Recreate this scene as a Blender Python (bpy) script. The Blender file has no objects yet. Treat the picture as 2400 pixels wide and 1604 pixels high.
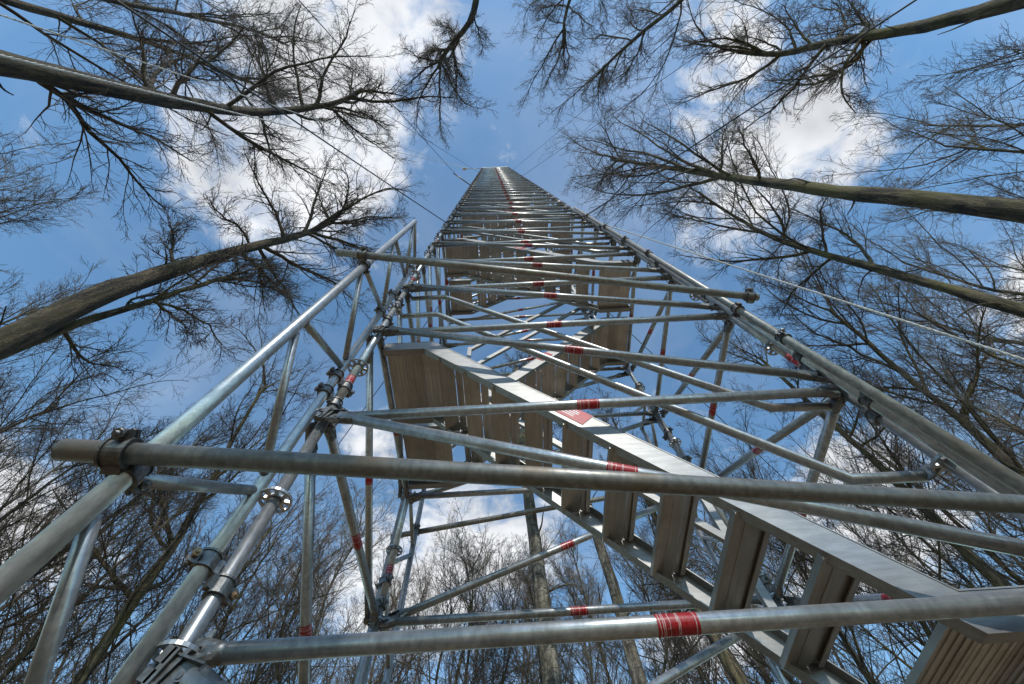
import bpy, math, random
import numpy as np
from mathutils import Matrix, Vector

scene = bpy.context.scene
COL = scene.collection
R = math.radians

# ------------------------------------------------------------------ camera
cd = bpy.data.cameras.new('camera')
cam = bpy.data.objects.new('camera', cd)
COL.objects.link(cam)
cd.sensor_fit = 'HORIZONTAL'; cd.sensor_width = 36.0; cd.lens = 13.97
cd.shift_x = 0.00758; cd.shift_y = -0.02946
cd.clip_start = 0.02; cd.clip_end = 4000
_r = Vector((0.99867501, 0.03962557, -0.03283344))
_u = Vector((0.04890275, -0.92942677, 0.36575184))
_f = Vector((0.01602315, 0.36687286, 0.93013309))
CAM = Vector((0.8674, -1.1681, 0.3442))
m = Matrix.Identity(4)
for i in range(3):
    m[i][0], m[i][1], m[i][2], m[i][3] = _r[i], _u[i], -_f[i], CAM[i]
cam.matrix_world = m
scene.camera = cam

# ------------------------------------------------------------------ sky, sun, exposure
SUN_EL, SUN_AZ = R(38), R(173)         # azimuth clockwise from +Y: the sun stands behind the camera
CLOUDS = [(-0.231,-0.292,.20),(-0.424,-0.267,.19),(-0.344,-0.128,.19),(-0.51,.02,.22),(-0.32,.07,.13),
 (.68,.05,.20),(.797,-0.032,.15),(.55,-0.245,.11),(1.46,.41,.17),
 (-0.12,1.31,.32),(-0.40,1.50,.36),(1.165,1.07,.22),
 (-1.62,1.05,.32),(-0.386,.831,.12),(1.40,1.42,.36),(.856,1.933,.30)]
world = bpy.data.worlds.new('World'); scene.world = world; world.use_nodes = True
nt = world.node_tree; nt.nodes.clear()
def wn(t, **k):
    n = nt.nodes.new(t)
    for a, b in k.items(): setattr(n, a, b)
    return n
def wmath(op, a, b=None, clamp=False):
    n = wn('ShaderNodeMath', operation=op, use_clamp=clamp)
    for i, v in enumerate((a, b)):
        if v is None: continue
        if isinstance(v, (int, float)): n.inputs[i].default_value = v
        else: nt.links.new(v, n.inputs[i])
    return n.outputs[0]
out = wn('ShaderNodeOutputWorld'); bg = wn('ShaderNodeBackground')
sky = wn('ShaderNodeTexSky', sky_type='NISHITA', sun_disc=False)
sky.sun_elevation = SUN_EL; sky.sun_rotation = SUN_AZ
sky.air_density = 1.0; sky.dust_density = 0.2; sky.ozone_density = 1.2; sky.altitude = 100
tc = wn('ShaderNodeTexCoord'); sep = wn('ShaderNodeSeparateXYZ'); nt.links.new(tc.outputs['Generated'], sep.inputs[0])
zz = wmath('MAXIMUM', sep.outputs[2], 0.06)
uu = wmath('DIVIDE', sep.outputs[0], zz); vv = wmath('DIVIDE', sep.outputs[1], zz)
cmb = wn('ShaderNodeCombineXYZ'); nt.links.new(uu, cmb.inputs[0]); nt.links.new(vv, cmb.inputs[1])
wmp = wn('ShaderNodeTexNoise'); wmp.inputs['Scale'].default_value = 3.4; wmp.inputs['Detail'].default_value = 4; wmp.inputs['Roughness'].default_value = .6
nt.links.new(cmb.outputs[0], wmp.inputs['Vector'])
w1 = wn('ShaderNodeVectorMath', operation='SUBTRACT'); nt.links.new(wmp.outputs['Color'], w1.inputs[0]); w1.inputs[1].default_value = (.5, .5, .5)
w2 = wn('ShaderNodeVectorMath', operation='SCALE'); nt.links.new(w1.outputs[0], w2.inputs[0]); w2.inputs['Scale'].default_value = .42
w3 = wn('ShaderNodeVectorMath', operation='ADD'); nt.links.new(cmb.outputs[0], w3.inputs[0]); nt.links.new(w2.outputs[0], w3.inputs[1])
mask = None
for (a, b, r) in CLOUDS:
    d = wn('ShaderNodeVectorMath', operation='DISTANCE'); nt.links.new(w3.outputs[0], d.inputs[0]); d.inputs[1].default_value = (a, b, 0)
    mr = wn('ShaderNodeMapRange', interpolation_type='SMOOTHSTEP', clamp=True)
    nt.links.new(d.outputs['Value'], mr.inputs[0])
    mr.inputs[1].default_value = 0.0; mr.inputs[2].default_value = 1.7 * r; mr.inputs[3].default_value = 1; mr.inputs[4].default_value = 0
    mask = mr.outputs[0] if mask is None else wmath('MAXIMUM', mask, mr.outputs[0])
def wnoise(scale, det, rough, off=(0, 0, 0), dist=0.0):
    mp = wn('ShaderNodeMapping'); mp.inputs['Location'].default_value = off; nt.links.new(cmb.outputs[0], mp.inputs[0])
    n = wn('ShaderNodeTexNoise'); n.inputs['Scale'].default_value = scale; n.inputs['Detail'].default_value = det
    n.inputs['Roughness'].default_value = rough; n.inputs['Distortion'].default_value = dist
    nt.links.new(mp.outputs[0], n.inputs['Vector']); return n.outputs['Fac']
n1 = wnoise(6.5, 7, 0.66, (3.1, 1.7, 0), 0.5)
n2 = wnoise(1.1, 1, 0.5, (8.3, 4.4, 2))
# scattered cloud everywhere, gathered where the photographed clouds hang
dens = wmath('ADD', wmath('MULTIPLY', mask, 0.55), wmath('MULTIPLY', n1, 1.0))
dens = wmath('ADD', dens, wmath('MULTIPLY', n2, 0.22))
cr = wn('ShaderNodeMapRange', interpolation_type='SMOOTHSTEP', clamp=True); nt.links.new(dens, cr.inputs[0])
cr.inputs[1].default_value = 0.68; cr.inputs[2].default_value = 1.12
shade = wn('ShaderNodeMapRange', clamp=True); nt.links.new(wnoise(4.2, 3, 0.6, (3.14, 1.62, .3)), shade.inputs[0])
shade.inputs[1].default_value = 0.3; shade.inputs[2].default_value = 0.7; shade.inputs[3].default_value = 0.62; shade.inputs[4].default_value = 1.0
ccol = wn('ShaderNodeVectorMath', operation='SCALE'); ccol.inputs[0].default_value = (5.0, 5.05, 5.15); nt.links.new(shade.outputs[0], ccol.inputs['Scale'])
veil = wn('ShaderNodeMapRange', clamp=True); nt.links.new(wnoise(1.7, 4, 0.6, (1.3, .45, 5.), 0.8), veil.inputs[0])
veil.inputs[1].default_value = 0.45; veil.inputs[2].default_value = 0.8; veil.inputs[3].default_value = 0.0; veil.inputs[4].default_value = 0.2
mix = wn('ShaderNodeMix', data_type='RGBA')
nt.links.new(wmath('MAXIMUM', wmath('MULTIPLY', cr.outputs[0], 0.94), veil.outputs[0]), mix.inputs['Factor'])
tint = wn('ShaderNodeVectorMath', operation='MULTIPLY'); nt.links.new(sky.outputs[0], tint.inputs[0]); tint.inputs[1].default_value = (.74, .97, 1.0)
nt.links.new(tint.outputs[0], mix.inputs[6]); nt.links.new(ccol.outputs[0], mix.inputs[7])
nt.links.new(mix.outputs[2], bg.inputs[0]); bg.inputs[1].default_value = 0.15
nt.links.new(bg.outputs[0], out.inputs[0])
world.cycles.sampling_method = 'MANUAL'; world.cycles.sample_map_resolution = 256

sd = bpy.data.lights.new('sun', 'SUN'); sd.energy = 2.0; sd.angle = R(0.53); sd.color = (1.0, 0.955, 0.88)
sun = bpy.data.objects.new('sun', sd); COL.objects.link(sun)
sdir = Vector((math.sin(SUN_AZ) * math.cos(SUN_EL), math.cos(SUN_AZ) * math.cos(SUN_EL), math.sin(SUN_EL)))
sun.rotation_euler = sdir.to_track_quat('Z', 'Y').to_euler(); sun.location = sdir * 60
vs = scene.view_settings
vs.view_transform = 'Standard'; vs.look = 'None'; vs.exposure = 0.6; vs.gamma = 1.0; vs.use_curve_mapping = False
scene.cycles.adaptive_threshold = 0.02; scene.cycles.max_bounces = 4; scene.cycles.diffuse_bounces = 2; scene.cycles.glossy_bounces = 3

GZ = -0.35                      # ground height
BW, BD, TOP = 2.57, 1.57, 42    # bay length, bay depth, number of one-metre lifts

# ------------------------------------------------------------------ materials
def new_mat(name):
    mt = bpy.data.materials.new(name); mt.use_nodes = True
    t = mt.node_tree; b = t.nodes['Principled BSDF']
    return mt, t, b
def mnode(t, ty, **k):
    n = t.nodes.new(ty)
    for a, b in k.items(): setattr(n, a, b)
    return n
def noise(t, scale, detail=4, rough=.55, mscale=(1, 1, 1), coord='Object', dist=0.0):
    c = mnode(t, 'ShaderNodeTexCoord'); mp = mnode(t, 'ShaderNodeMapping'); mp.inputs['Scale'].default_value = mscale
    n = mnode(t, 'ShaderNodeTexNoise'); n.inputs['Scale'].default_value = scale; n.inputs['Detail'].default_value = detail
    n.inputs['Roughness'].default_value = rough; n.inputs['Distortion'].default_value = dist
    if coord == 'World':
        g = mnode(t, 'ShaderNodeNewGeometry'); t.links.new(g.outputs['Position'], mp.inputs[0])
    else: t.links.new(c.outputs[coord], mp.inputs[0])
    t.links.new(mp.outputs[0], n.inputs['Vector']); return n.outputs['Fac']
def ramp(t, fac, stops):
    r = mnode(t, 'ShaderNodeValToRGB'); t.links.new(fac, r.inputs[0])
    e = r.color_ramp.elements
    while len(e) > 1: e.remove(e[-1])
    e[0].position = stops[0][0]; e[0].color = (*stops[0][1], 1)
    for p, c in stops[1:]:
        x = e.new(p); x.color = (*c, 1)
    return r.outputs[0]
def mixc(t, fac, a, b, blend='MIX'):
    n = mnode(t, 'ShaderNodeMix', data_type='RGBA', blend_type=blend)
    for i, v in ((0, fac), (6, a), (7, b)):
        if isinstance(v, (int, float)): n.inputs[i].default_value = v
        elif isinstance(v, tuple): n.inputs[i].default_value = (*v, 1)
        else: t.links.new(v, n.inputs[i])
    return n.outputs[2]
def remap(t, v, a, b, c, d):
    n = mnode(t, 'ShaderNodeMapRange', clamp=True); t.links.new(v, n.inputs[0])
    for i, x in enumerate((a, b, c, d)): n.inputs[i + 1].default_value = x
    return n.outputs[0]
def bump(t, b, h, strength, dist):
    n = mnode(t, 'ShaderNodeBump'); n.inputs['Strength'].default_value = strength; n.inputs['Distance'].default_value = dist
    t.links.new(h, n.inputs['Height']); t.links.new(n.outputs[0], b.inputs['Normal'])
def metal(name, dark, light, metallic, r0, r1, streak=(1, 1, .55), grime=None, gfac=.5):
    mt, t, b = new_mat(name)
    n = noise(t, 52, 4, .6, streak, 'World'); n2 = noise(t, 7, 3, .5, (1, 1, .5), 'World')
    c = ramp(t, n, [(.34, dark), (.66, light)])
    c = mixc(t, remap(t, noise(t, 90, 3, .6, (1, 1, .5), 'World'), .5, .64, 0, .25), c, dark)
    oi = mnode(t, 'ShaderNodeObjectInfo')
    c = mixc(t, 1.0, c, ramp(t, oi.outputs['Random'], [(0, (.78, .78, .78)), (1, (1.12, 1.12, 1.12))]), 'MULTIPLY')
    if grime: c = mixc(t, remap(t, n2, .5, .75, 0, gfac), c, grime)
    t.links.new(c, b.inputs['Base Color']); b.inputs['Metallic'].default_value = metallic
    t.links.new(remap(t, n2, .3, .7, r0, r1), b.inputs['Roughness'])
    bump(t, b, n, .05, .001)
    return mt
M = {}
M['galv'] = metal('galvanised_steel', (.30, .305, .31), (.48, .485, .48), .68, .24, .42, grime=(.17, .155, .13), gfac=.5)
M['worn'] = metal('weathered_steel', (.17, .165, .15), (.30, .29, .265), .55, .38, .58, grime=(.16, .12, .08), gfac=.8)
M['cast'] = metal('cast_steel', (.12, .12, .118), (.25, .25, .245), .85, .36, .58, (1, 1, 1), (.12, .09, .06), .6)
M['brass'] = metal('brass_bolt', (.20, .13, .075), (.36, .25, .15), .9, .35, .55, (1, 1, 1))
M['alu'] = metal('aluminium', (.24, .24, .235), (.33, .33, .322), .66, .38, .52, (.15, 1, 1), (.27, .265, .25), .4)
M['tread'] = metal('ribbed_aluminium', (.42, .40, .365), (.56, .535, .49), .74, .28, .44, (1, .08, 1), (.33, .295, .245), .6)
def sticker_mat():
    mt, t, b = new_mat('red_sticker')
    c = mnode(t, 'ShaderNodeTexCoord'); s = mnode(t, 'ShaderNodeSeparateXYZ'); t.links.new(c.outputs['Object'], s.inputs[0])
    oi = mnode(t, 'ShaderNodeObjectInfo')
    wob = mnode(t, 'ShaderNodeMath', operation='MULTIPLY_ADD'); t.links.new(noise(t, 30, 3, .6, (1, 1, .3)), wob.inputs[0]); wob.inputs[1].default_value = .012; t.links.new(s.outputs[2], wob.inputs[2])
    v = remap(t, wob.outputs[0], -.049, .061, 0, 1)
    red = (.30, .008, .012); wht = (.52, .40, .38)
    stops = [(0, red)]
    for p in (.06, .13, .17, .29, .485, .52, .90): stops += [(p, red), (p + .004, wht), (p + .016, wht), (p + .02, red)]
    col = ramp(t, v, stops[:30])
    w = noise(t, 45, 5, .7, (1, 1, 1), 'World')
    col = mixc(t, remap(t, w, .54, .66, 0, .75), col, (.16, .012, .014))
    col = mixc(t, remap(t, noise(t, 110, 4, .7, (1, 1, .2), 'World'), .62, .7, 0, .8), col, (.40, .36, .34))
    col = mixc(t, 1.0, col, ramp(t, oi.outputs['Random'], [(0, (.6, .6, .6)), (1, (1.15, 1.15, 1.15))]), 'MULTIPLY')
    t.links.new(col, b.inputs['Base Color']); t.links.new(remap(t, w, .4, .6, .25, .5), b.inputs['Roughness'])
    return mt
M['sticker'] = sticker_mat()
def flat(name, col, rough=.5, var=.25, scale=20, metallic=0):
    mt, t, b = new_mat(name)
    n = noise(t, scale, 4)
    c2 = tuple(x * (1 - var) for x in col)
    t.links.new(ramp(t, n, [(.3, c2), (.7, col)]), b.inputs['Base Color']); b.inputs['Roughness'].default_value = rough
    b.inputs['Metallic'].default_value = metallic
    return mt
M['red'] = flat('red_plate', (.45, .02, .025), .35)
M['white'] = flat('white_print', (.78, .77, .75), .4, .1)
M['rope'] = flat('white_rope', (.62, .61, .58), .85, .35, 160)
M['wire'] = flat('guy_wire', (.05, .052, .056), .5, .2, 60, .5)
def bark(name, cols, moss, mfac, ridge=1.0, birch=False):
    mt, t, b = new_mat(name)
    n = noise(t, 11, 6, .7, (1, 1, .16), 'World', .6); f = noise(t, 42, 5, .7, (1, 1, .35), 'World'); g = noise(t, 1.7, 4, .6, (1, 1, .5), 'World')
    c = ramp(t, n, [(.40, cols[0]), (.5, cols[1]), (.60, cols[2])])
    c = mixc(t, remap(t, f, .48, .6, 0, .7), c, cols[0])
    c = mixc(t, remap(t, g, .46, .66, 0, mfac), c, moss)
    if birch:
        h = noise(t, 6, 5, .7, (1, 1, 3.0), 'World', 1.0)
        c = mixc(t, remap(t, h, .53, .6, 0, .92), c, (.035, .03, .026))
    t.links.new(c, b.inputs['Base Color']); b.inputs['Roughness'].default_value = .88
    h = mixc(t, .5, n, f); bump(t, b, h, 1.0 * ridge, .07)
    return mt
M['bark_oak'] = bark('furrowed_bark', [(.010, .0075, .005), (.052, .038, .023), (.13, .096, .056)], (.080, .070, .022), .5)
M['bark_moss'] = bark('mossy_bark', [(.014, .011, .006), (.072, .055, .030), (.17, .135, .075)], (.125, .112, .032), .75)
M['bark_birch'] = bark('birch_bark', [(.05, .042, .03), (.15, .13, .10), (.27, .245, .195)], (.10, .092, .04), .6, .8, True)
M['bark_young'] = bark('smooth_bark', [(.035, .028, .02), (.10, .08, .055), (.18, .145, .10)], (.12, .115, .04), .7)
def twigmat(name, a, b_, c_):
    mt, t, b = new_mat(name)
    n = noise(t, 1.3, 4, .6, (1, 1, 1), 'World')
    t.links.new(ramp(t, n, [(.3, a), (.5, b_), (.7, c_)]), b.inputs['Base Color']); b.inputs['Roughness'].default_value = .8
    return mt
M['twig'] = twigmat('dark_twigs', (.046, .036, .029), (.078, .061, .047), (.125, .100, .072))
M['twig_pale'] = twigmat('pale_twigs', (.095, .075, .060), (.155, .125, .097), (.22, .18, .13))
mt, t, b = new_mat('leaf_litter')
n = noise(t, 6, 10, .75, (1, 1, 1), 'World'); n2 = noise(t, .35, 4, .6, (1, 1, 1), 'World')
c = ramp(t, n, [(.36, (.11, .068, .036)), (.5, (.27, .175, .095)), (.64, (.40, .285, .17))])
t.links.new(mixc(t, remap(t, n2, .5, .7, 0, .5), c, (.085, .10, .035)), b.inputs['Base Color']); b.inputs['Roughness'].default_value = .95
bump(t, b, n, 1.0, .05)
M['ground'] = mt

# ------------------------------------------------------------------ mesh helpers
class MB:
    def __init__(s): s.v = []; s.f = []; s.sm = []
    def ring(s, pts): i = len(s.v); s.v += [tuple(p) for p in pts]; return list(range(i, i + len(pts)))
    def face(s, idx, sm=False): s.f.append(tuple(idx)); s.sm.append(sm)
    def loft(s, rings, cap0=True, cap1=True, smooth=True):
        ids = [s.ring(r) for r in rings]; n = len(ids[0])
        for a, b in zip(ids, ids[1:]):
            for i in range(n): s.face((a[i], a[(i + 1) % n], b[(i + 1) % n], b[i]), smooth)
        if cap0: s.face(ids[0][::-1])
        if cap1: s.face(ids[-1])
    def ell(s, z, rx, ry, n=16, cx=0, cy=0):
        return [(cx + rx * math.cos(2 * math.pi * i / n), cy + ry * math.sin(2 * math.pi * i / n), z) for i in range(n)]
    def cyl(s, p0, p1, r, n=16, cap=True, r1=None):
        p0 = Vector(p0); p1 = Vector(p1); fr = frame(p1 - p0); r1 = r if r1 is None else r1
        mk = lambda p, rr: [p + fr @ Vector((rr * math.cos(2 * math.pi * i / n), rr * math.sin(2 * math.pi * i / n), 0)) for i in range(n)]
        s.loft([mk(p0, r), mk(p1, r1)], cap, cap)
    def path(s, pts, r, n=14, cap=True):
        pts = [Vector(p) for p in pts]; rings = []
        for i, p in enumerate(pts):
            a = (pts[i] - pts[i - 1]).normalized() if i else None; b_ = (pts[i + 1] - pts[i]).normalized() if i < len(pts) - 1 else None
            d = (a + b_).normalized() if (a and b_) else (a or b_)
            fr = frame(d, Vector((0, 1, 0)) if abs(d.y) < .9 else Vector((0, 0, 1)))
            k = 1 / max(.5, d.dot(b_ or a))
            rings.append([p + fr @ Vector((r * math.cos(2 * math.pi * j / n), r * k * math.sin(2 * math.pi * j / n), 0)) for j in range(n)])
        s.loft(rings, cap, cap)
    def box(s, c, h, fr=None):
        c = Vector(c); pts = []
        for z in (-1, 1):
            for x, y in ((-1, -1), (1, -1), (1, 1), (-1, 1)):
                v = Vector((x * h[0], y * h[1], z * h[2])); pts.append(c + (fr @ v if fr else v))
        i = s.ring(pts)
        for q in ((3, 2, 1, 0), (4, 5, 6, 7), (0, 1, 5, 4), (1, 2, 6, 5), (2, 3, 7, 6), (3, 0, 4, 7)): s.face([i[k] for k in q])
    def annulus(s, z0, z1, r0, r1, n=20, a0=0, a1=2 * math.pi):
        full = abs(a1 - a0 - 2 * math.pi) < 1e-6; N = n if full else n + 1
        P = lambda r, z: s.ring([(r * math.cos(a0 + (a1 - a0) * i / n), r * math.sin(a0 + (a1 - a0) * i / n), z) for i in range(N)])
        a, b_, c, d = P(r0, z0), P(r1, z0), P(r1, z1), P(r0, z1)
        for i in range(n):
            j = (i + 1) % N
            for p, q in ((a, b_), (b_, c), (c, d), (d, a)): s.face((p[i], p[j], q[j], q[i]))
        if not full:
            s.face((a[0], b_[0], c[0], d[0])); s.face((d[-1], c[-1], b_[-1], a[-1]))
    def plate(s, poly, y0, y1):
        """polygon in x,z extruded from y0 to y1"""
        a = s.ring([(x, y0, z) for x, z in poly]); b_ = s.ring([(x, y1, z) for x, z in poly]); n = len(poly)
        s.face(a); s.face(b_[::-1])
        for i in range(n): s.face((a[i], b_[i], b_[(i + 1) % n], a[(i + 1) % n]))
    def mesh(s, name, mat):
        me = bpy.data.meshes.new(name); me.from_pydata(s.v, [], s.f); me.update()
        me.polygons.foreach_set('use_smooth', s.sm); me.materials.append(M[mat]); me.validate()
        return me
def frame(d, up=None):
    z = Vector(d).normalized(); up = Vector(up) if up is not None else Vector((0, 0, 1))
    if abs(z.dot(up)) > .98: up = Vector((0, 1, 0)) if abs(z.y) < .9 else Vector((1, 0, 0))
    x = up.cross(z).normalized(); y = z.cross(x)
    return Matrix((x, y, z)).transposed()
def link(name, me, parent=None, mw=None):
    o = bpy.data.objects.new(name, me); COL.objects.link(o)
    if parent: o.parent = parent
    if mw is not None: o.matrix_local = mw
    return o
def mat4(fr, p):
    q = fr.to_4x4(); q.translation = Vector(p); return q
def tag(o, label, cat, group=None, kind=None):
    o['label'] = label; o['category'] = cat
    if group: o['group'] = group
    if kind: o['kind'] = kind
    return o
def thing(name, label, cat, loc=(0, 0, 0), group=None):
    return tag(link(name, None, None, Matrix.Translation(Vector(loc))), label, cat, group)

# ------------------------------------------------------------------ ground
g = MB(); N = 48
ring0 = [(0.8 + r_ * math.cos(a * math.pi / 24), 2 + r_ * math.sin(a * math.pi / 24), GZ) for r_ in (1500,) for a in range(N)]
g.face(g.ring(ring0)); gr = link('ground', g.mesh('ground', 'ground')); gr['kind'] = 'structure'

# ------------------------------------------------------------------ shared scaffold meshes
TR = .02415
_tube = {}
def tube_mesh(L, mat='galv', r=TR, n=20):
    k = (round(L, 4), mat, r, n)
    if k not in _tube:
        mb = MB(); w = .0035
        prof = [(r - w, .0), (r, .0), (r, L), (r - w, L)]
        rings = [mb.ell(min(.12, L / 3), r - w, r - w, n), mb.ell(0, r - w, r - w, n), mb.ell(0, r, r, n), mb.ell(L, r, r, n), mb.ell(L, r - w, r - w, n), mb.ell(L - min(.12, L / 3), r - w, r - w, n)]
        mb.loft(rings, False, False)
        me = mb.mesh('tube', mat)
        # sharp end rims
        sm = [True] * len(me.polygons)
        for i in range(n, 2 * n): sm[i] = False
        for i in range(3 * n, 4 * n): sm[i] = False
        me.polygons.foreach_set('use_smooth', sm); _tube[k] = me
    return _tube[k]
def mesh_rosette():
    mb = MB(); mb.annulus(-.005, .005, .0245, .034, 20); mb.annulus(-.005, .005, .054, .0615, 24)
    for i in range(8):
        a = i * math.pi / 4 + math.pi / 8; fr = Matrix.Rotation(a, 3, 'Z')
        mb.box(fr @ Vector((.044, 0, 0)), (.0115, .0075, .0046), fr)
    return mb.mesh('rosette', 'galv')
def mesh_wedge_head():
    mb = MB(); n = 14
    for sgn in (1, -1):      # two jaws that grip the rosette
        rings = []
        for z, rx, y0, y1 in ((.112, .022, .0, .0215), (.09, .0245, .0, .027), (.065, .022, .007, .034), (.034, .016, .007, .036)):
            rings.append([(rx * c, sgn * yy, z) for c, yy in ((-1, y0), (1, y0), (1.0, (y0 + y1) * .5), (.72, y1 * .9), (.3, y1), (-.3, y1), (-.72, y1 * .9), (-1, (y0 + y1) * .5))])
        if sgn > 0: rings = [r[::-1] for r in rings]
        mb.loft(rings, True, True, False)
    mb.loft([mb.ell(.13, .0238, .0238, n), mb.ell(.105, .0262, .0262, n), mb.ell(.085, .0255, .0285, n), mb.ell(.066, .0235, .031, n)], True, True)
    fr = Matrix.Rotation(R(7), 3, 'X')
    mb.box((0, .008, .050), (.0032, .050, .0085), fr)      # the wedge
    return mb.mesh('wedge_head', 'cast')
def mesh_brace_end():
    mb = MB()
    sq = lambda z, hx, hy, k, cx=0.0: [(cx + hx * (abs(math.cos(a)) ** k) * (1 if math.cos(a) >= 0 else -1), hy * (abs(math.sin(a)) ** k) * (1 if math.sin(a) >= 0 else -1), z) for a in [2 * math.pi * (i + .5) / 20 for i in range(20)]]
    mb.loft([sq(.128, .0165, .033, .35, -.003), sq(.140, .020, .033, .5), sq(.165, .0225, .0290, .75), sq(.20, .0238, .0240, 1), sq(.215, .0238, .0238, 1)])
    mb.box((.0105, 0, .076), (.0028, .033, .0535))                      # floor of the channel
    for s in (-1, 1):                                                    # its two cheeks, lower towards the node
        a = [(.013, .022), (.013, .13), (-.0195, .13), (-.016, .10), (-.006, .045), (-.004, .022)]
        i0 = mb.ring([(x, s * .0335, z) for x, z in a]); i1 = mb.ring([(x, s * .0285, z) for x, z in a])
        mb.face(i0 if s > 0 else i0[::-1]); mb.face(i1[::-1] if s > 0 else i1)
        for k in range(6): mb.face((i0[k], i0[(k + 1) % 6], i1[(k + 1) % 6], i1[k]))
    mb.cyl((.0085, 0, .082), (-.001, 0, .082), .0125, 14); mb.cyl((-.0008, 0, .082), (-.004, 0, .082), .0075, 10)
    mb.box((.003, 0, .026), (.014, .040, .008)); mb.box((.003, .020, .012), (.014, .018, .014)); mb.box((.003, -.024, .012), (.014, .014, .014))
    mb.box((.002, .006, .042), (.0032, .044, .007), Matrix.Rotation(R(9), 3, 'X'))
    return mb.mesh('brace_end', 'cast')
def mesh_sticker(L=.11):
    mb = MB(); mb.loft([mb.ell(-L / 2, TR + .0007, TR + .0007, 20), mb.ell(L / 2, TR + .0007, TR + .0007, 20)], False, False)
    return mb.mesh('sticker', 'sticker')
def mesh_collar():
    mb = MB(); mb.loft([mb.ell(-.03, .0255, .0255), mb.ell(-.026, .0275, .0275), mb.ell(.022, .0275, .0275), mb.ell(.03, .0252, .0252)], True, True)
    mb.cyl((-.034, 0, .0), (.034, 0, 0), .006, 8)
    return mb.mesh('collar', 'galv')
def mesh_coupler():
    """one half of a scaffold coupler: a ring along local z round a tube with a flap, eye bolt and nut at +x"""
    mb = MB(); mb.annulus(-.024, .024, TR + .0004, .0305, 22)
    mb.annulus(-.026, -.020, .030, .0345, 22); mb.annulus(.020, .026, .030, .0345, 22)
    mb.box((.040, .008, 0), (.012, .004, .022)); mb.box((.040, -.008, 0), (.012, .004, .022))
    mb.box((-.036, 0, 0), (.009, .012, .020))
    return mb.mesh('coupler', 'cast')
def mesh_bolt(mat):
    mb = MB(); mb.cyl((.043, -.03, 0), (.043, .036, 0), .0058, 8)
    mb.cyl((.043, .012, 0), (.043, .026, 0), .0125, 6); mb.cyl((.043, -.022, 0), (.043, -.012, 0), .0115, 8)
    return mb.mesh('bolt', mat)
ME = dict(rosette=mesh_rosette(), head=mesh_wedge_head(), bend=mesh_brace_end(), sticker=mesh_sticker(), collar=mesh_collar(), coupler=mesh_coupler(), bolt=mesh_bolt('cast'), brass=mesh_bolt('brass'))

# ------------------------------------------------------------------ the scaffold tower
tower = thing('scaffold_tower', 'tall galvanised scaffold stair tower with red ring stickers rising above the bare trees', 'tower', (0, 0, 0))
FLIP = Matrix.Rotation(math.pi, 4, 'Y'); JR = random.Random(3)
def ledger(name, a, b, end='head', sticker=True, up=None, gap=.11):
    a = Vector(a); b = Vector(b)
    a.z += JR.uniform(-.006, .006); b.z += JR.uniform(-.006, .006)
    d = b - a; L = d.length
    if sticker: sticker += JR.uniform(-.02, .02)
    o = link(name, tube_mesh(round(L - 2 * gap, 2)), tower, mat4(frame(d, up), a + d.normalized() * gap))
    e = ME[end]
    link('wedge_head' if end == 'head' else 'brace_end', e, o, Matrix.Translation((0, 0, -gap)))
    link('wedge_head' if end == 'head' else 'brace_end', e, o, Matrix.Translation((0, 0, L - gap)) @ (FLIP if end == 'head' else Matrix.Rotation(math.pi, 4, 'X')))
    if sticker: link('sticker', ME['sticker'], o, Matrix.Translation((0, 0, L / 2 - gap + sticker)))
    return o
CORNERS = ((0, 0), (BW, 0), (0, BD), (BW, BD))
for (x, y) in CORNERS:
    zb = GZ
    for z0 in range(0, TOP + 1, 2):
        lo = GZ + .02 if z0 == 0 else z0 + .12
        hi = min(z0 + 2.12, TOP + 1.1)
        s = link('standard', tube_mesh(hi - lo - .002), tower, mat4(Matrix.Identity(3), (x, y, lo)))
        if z0: link('collar', ME['collar'], s, Matrix.Translation((0, 0, .0)))
        link('sticker', ME['sticker'], s, Matrix.Translation((0, 0, (.2 if z0 else 1.2))) @ FLIP)
        for k in range(4):
            zr = z0 + .5 + .5 * k
            if zr <= TOP + 1 and lo < zr < hi: link('rosette', ME['rosette'], s, Matrix.Translation((0, 0, zr - lo)))
for n in range(0, TOP + 2):
    z = float(n)
    if n > 0:
        ledger('ledger', (0, 0, z), (BW, 0, z), sticker=.004)
        ledger('ledger', (0, BD, z), (BW, BD, z), sticker=.004)
    ledger('ledger', (0, 0, z), (0, BD, z), sticker=.04)
    ledger('ledger', (BW, 0, z), (BW, BD, z), sticker=.04)
    if n <= TOP:
        ledger('diagonal_brace', (0.0, -.058, z + .96), (BW, -.058, z + .02), 'bend', .02)
        ledger('diagonal_brace', (0.0, BD + .058, z + .02), (BW, BD + .058, z + .96), 'bend', .02)
        ledger('diagonal_brace', (-.058, 0, z + .96), (-.058, BD, z + .02), 'bend', .02)
        ledger('diagonal_brace', (BW + .058, 0, z + .02), (BW + .058, BD, z + .96), 'bend', .02)

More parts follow.
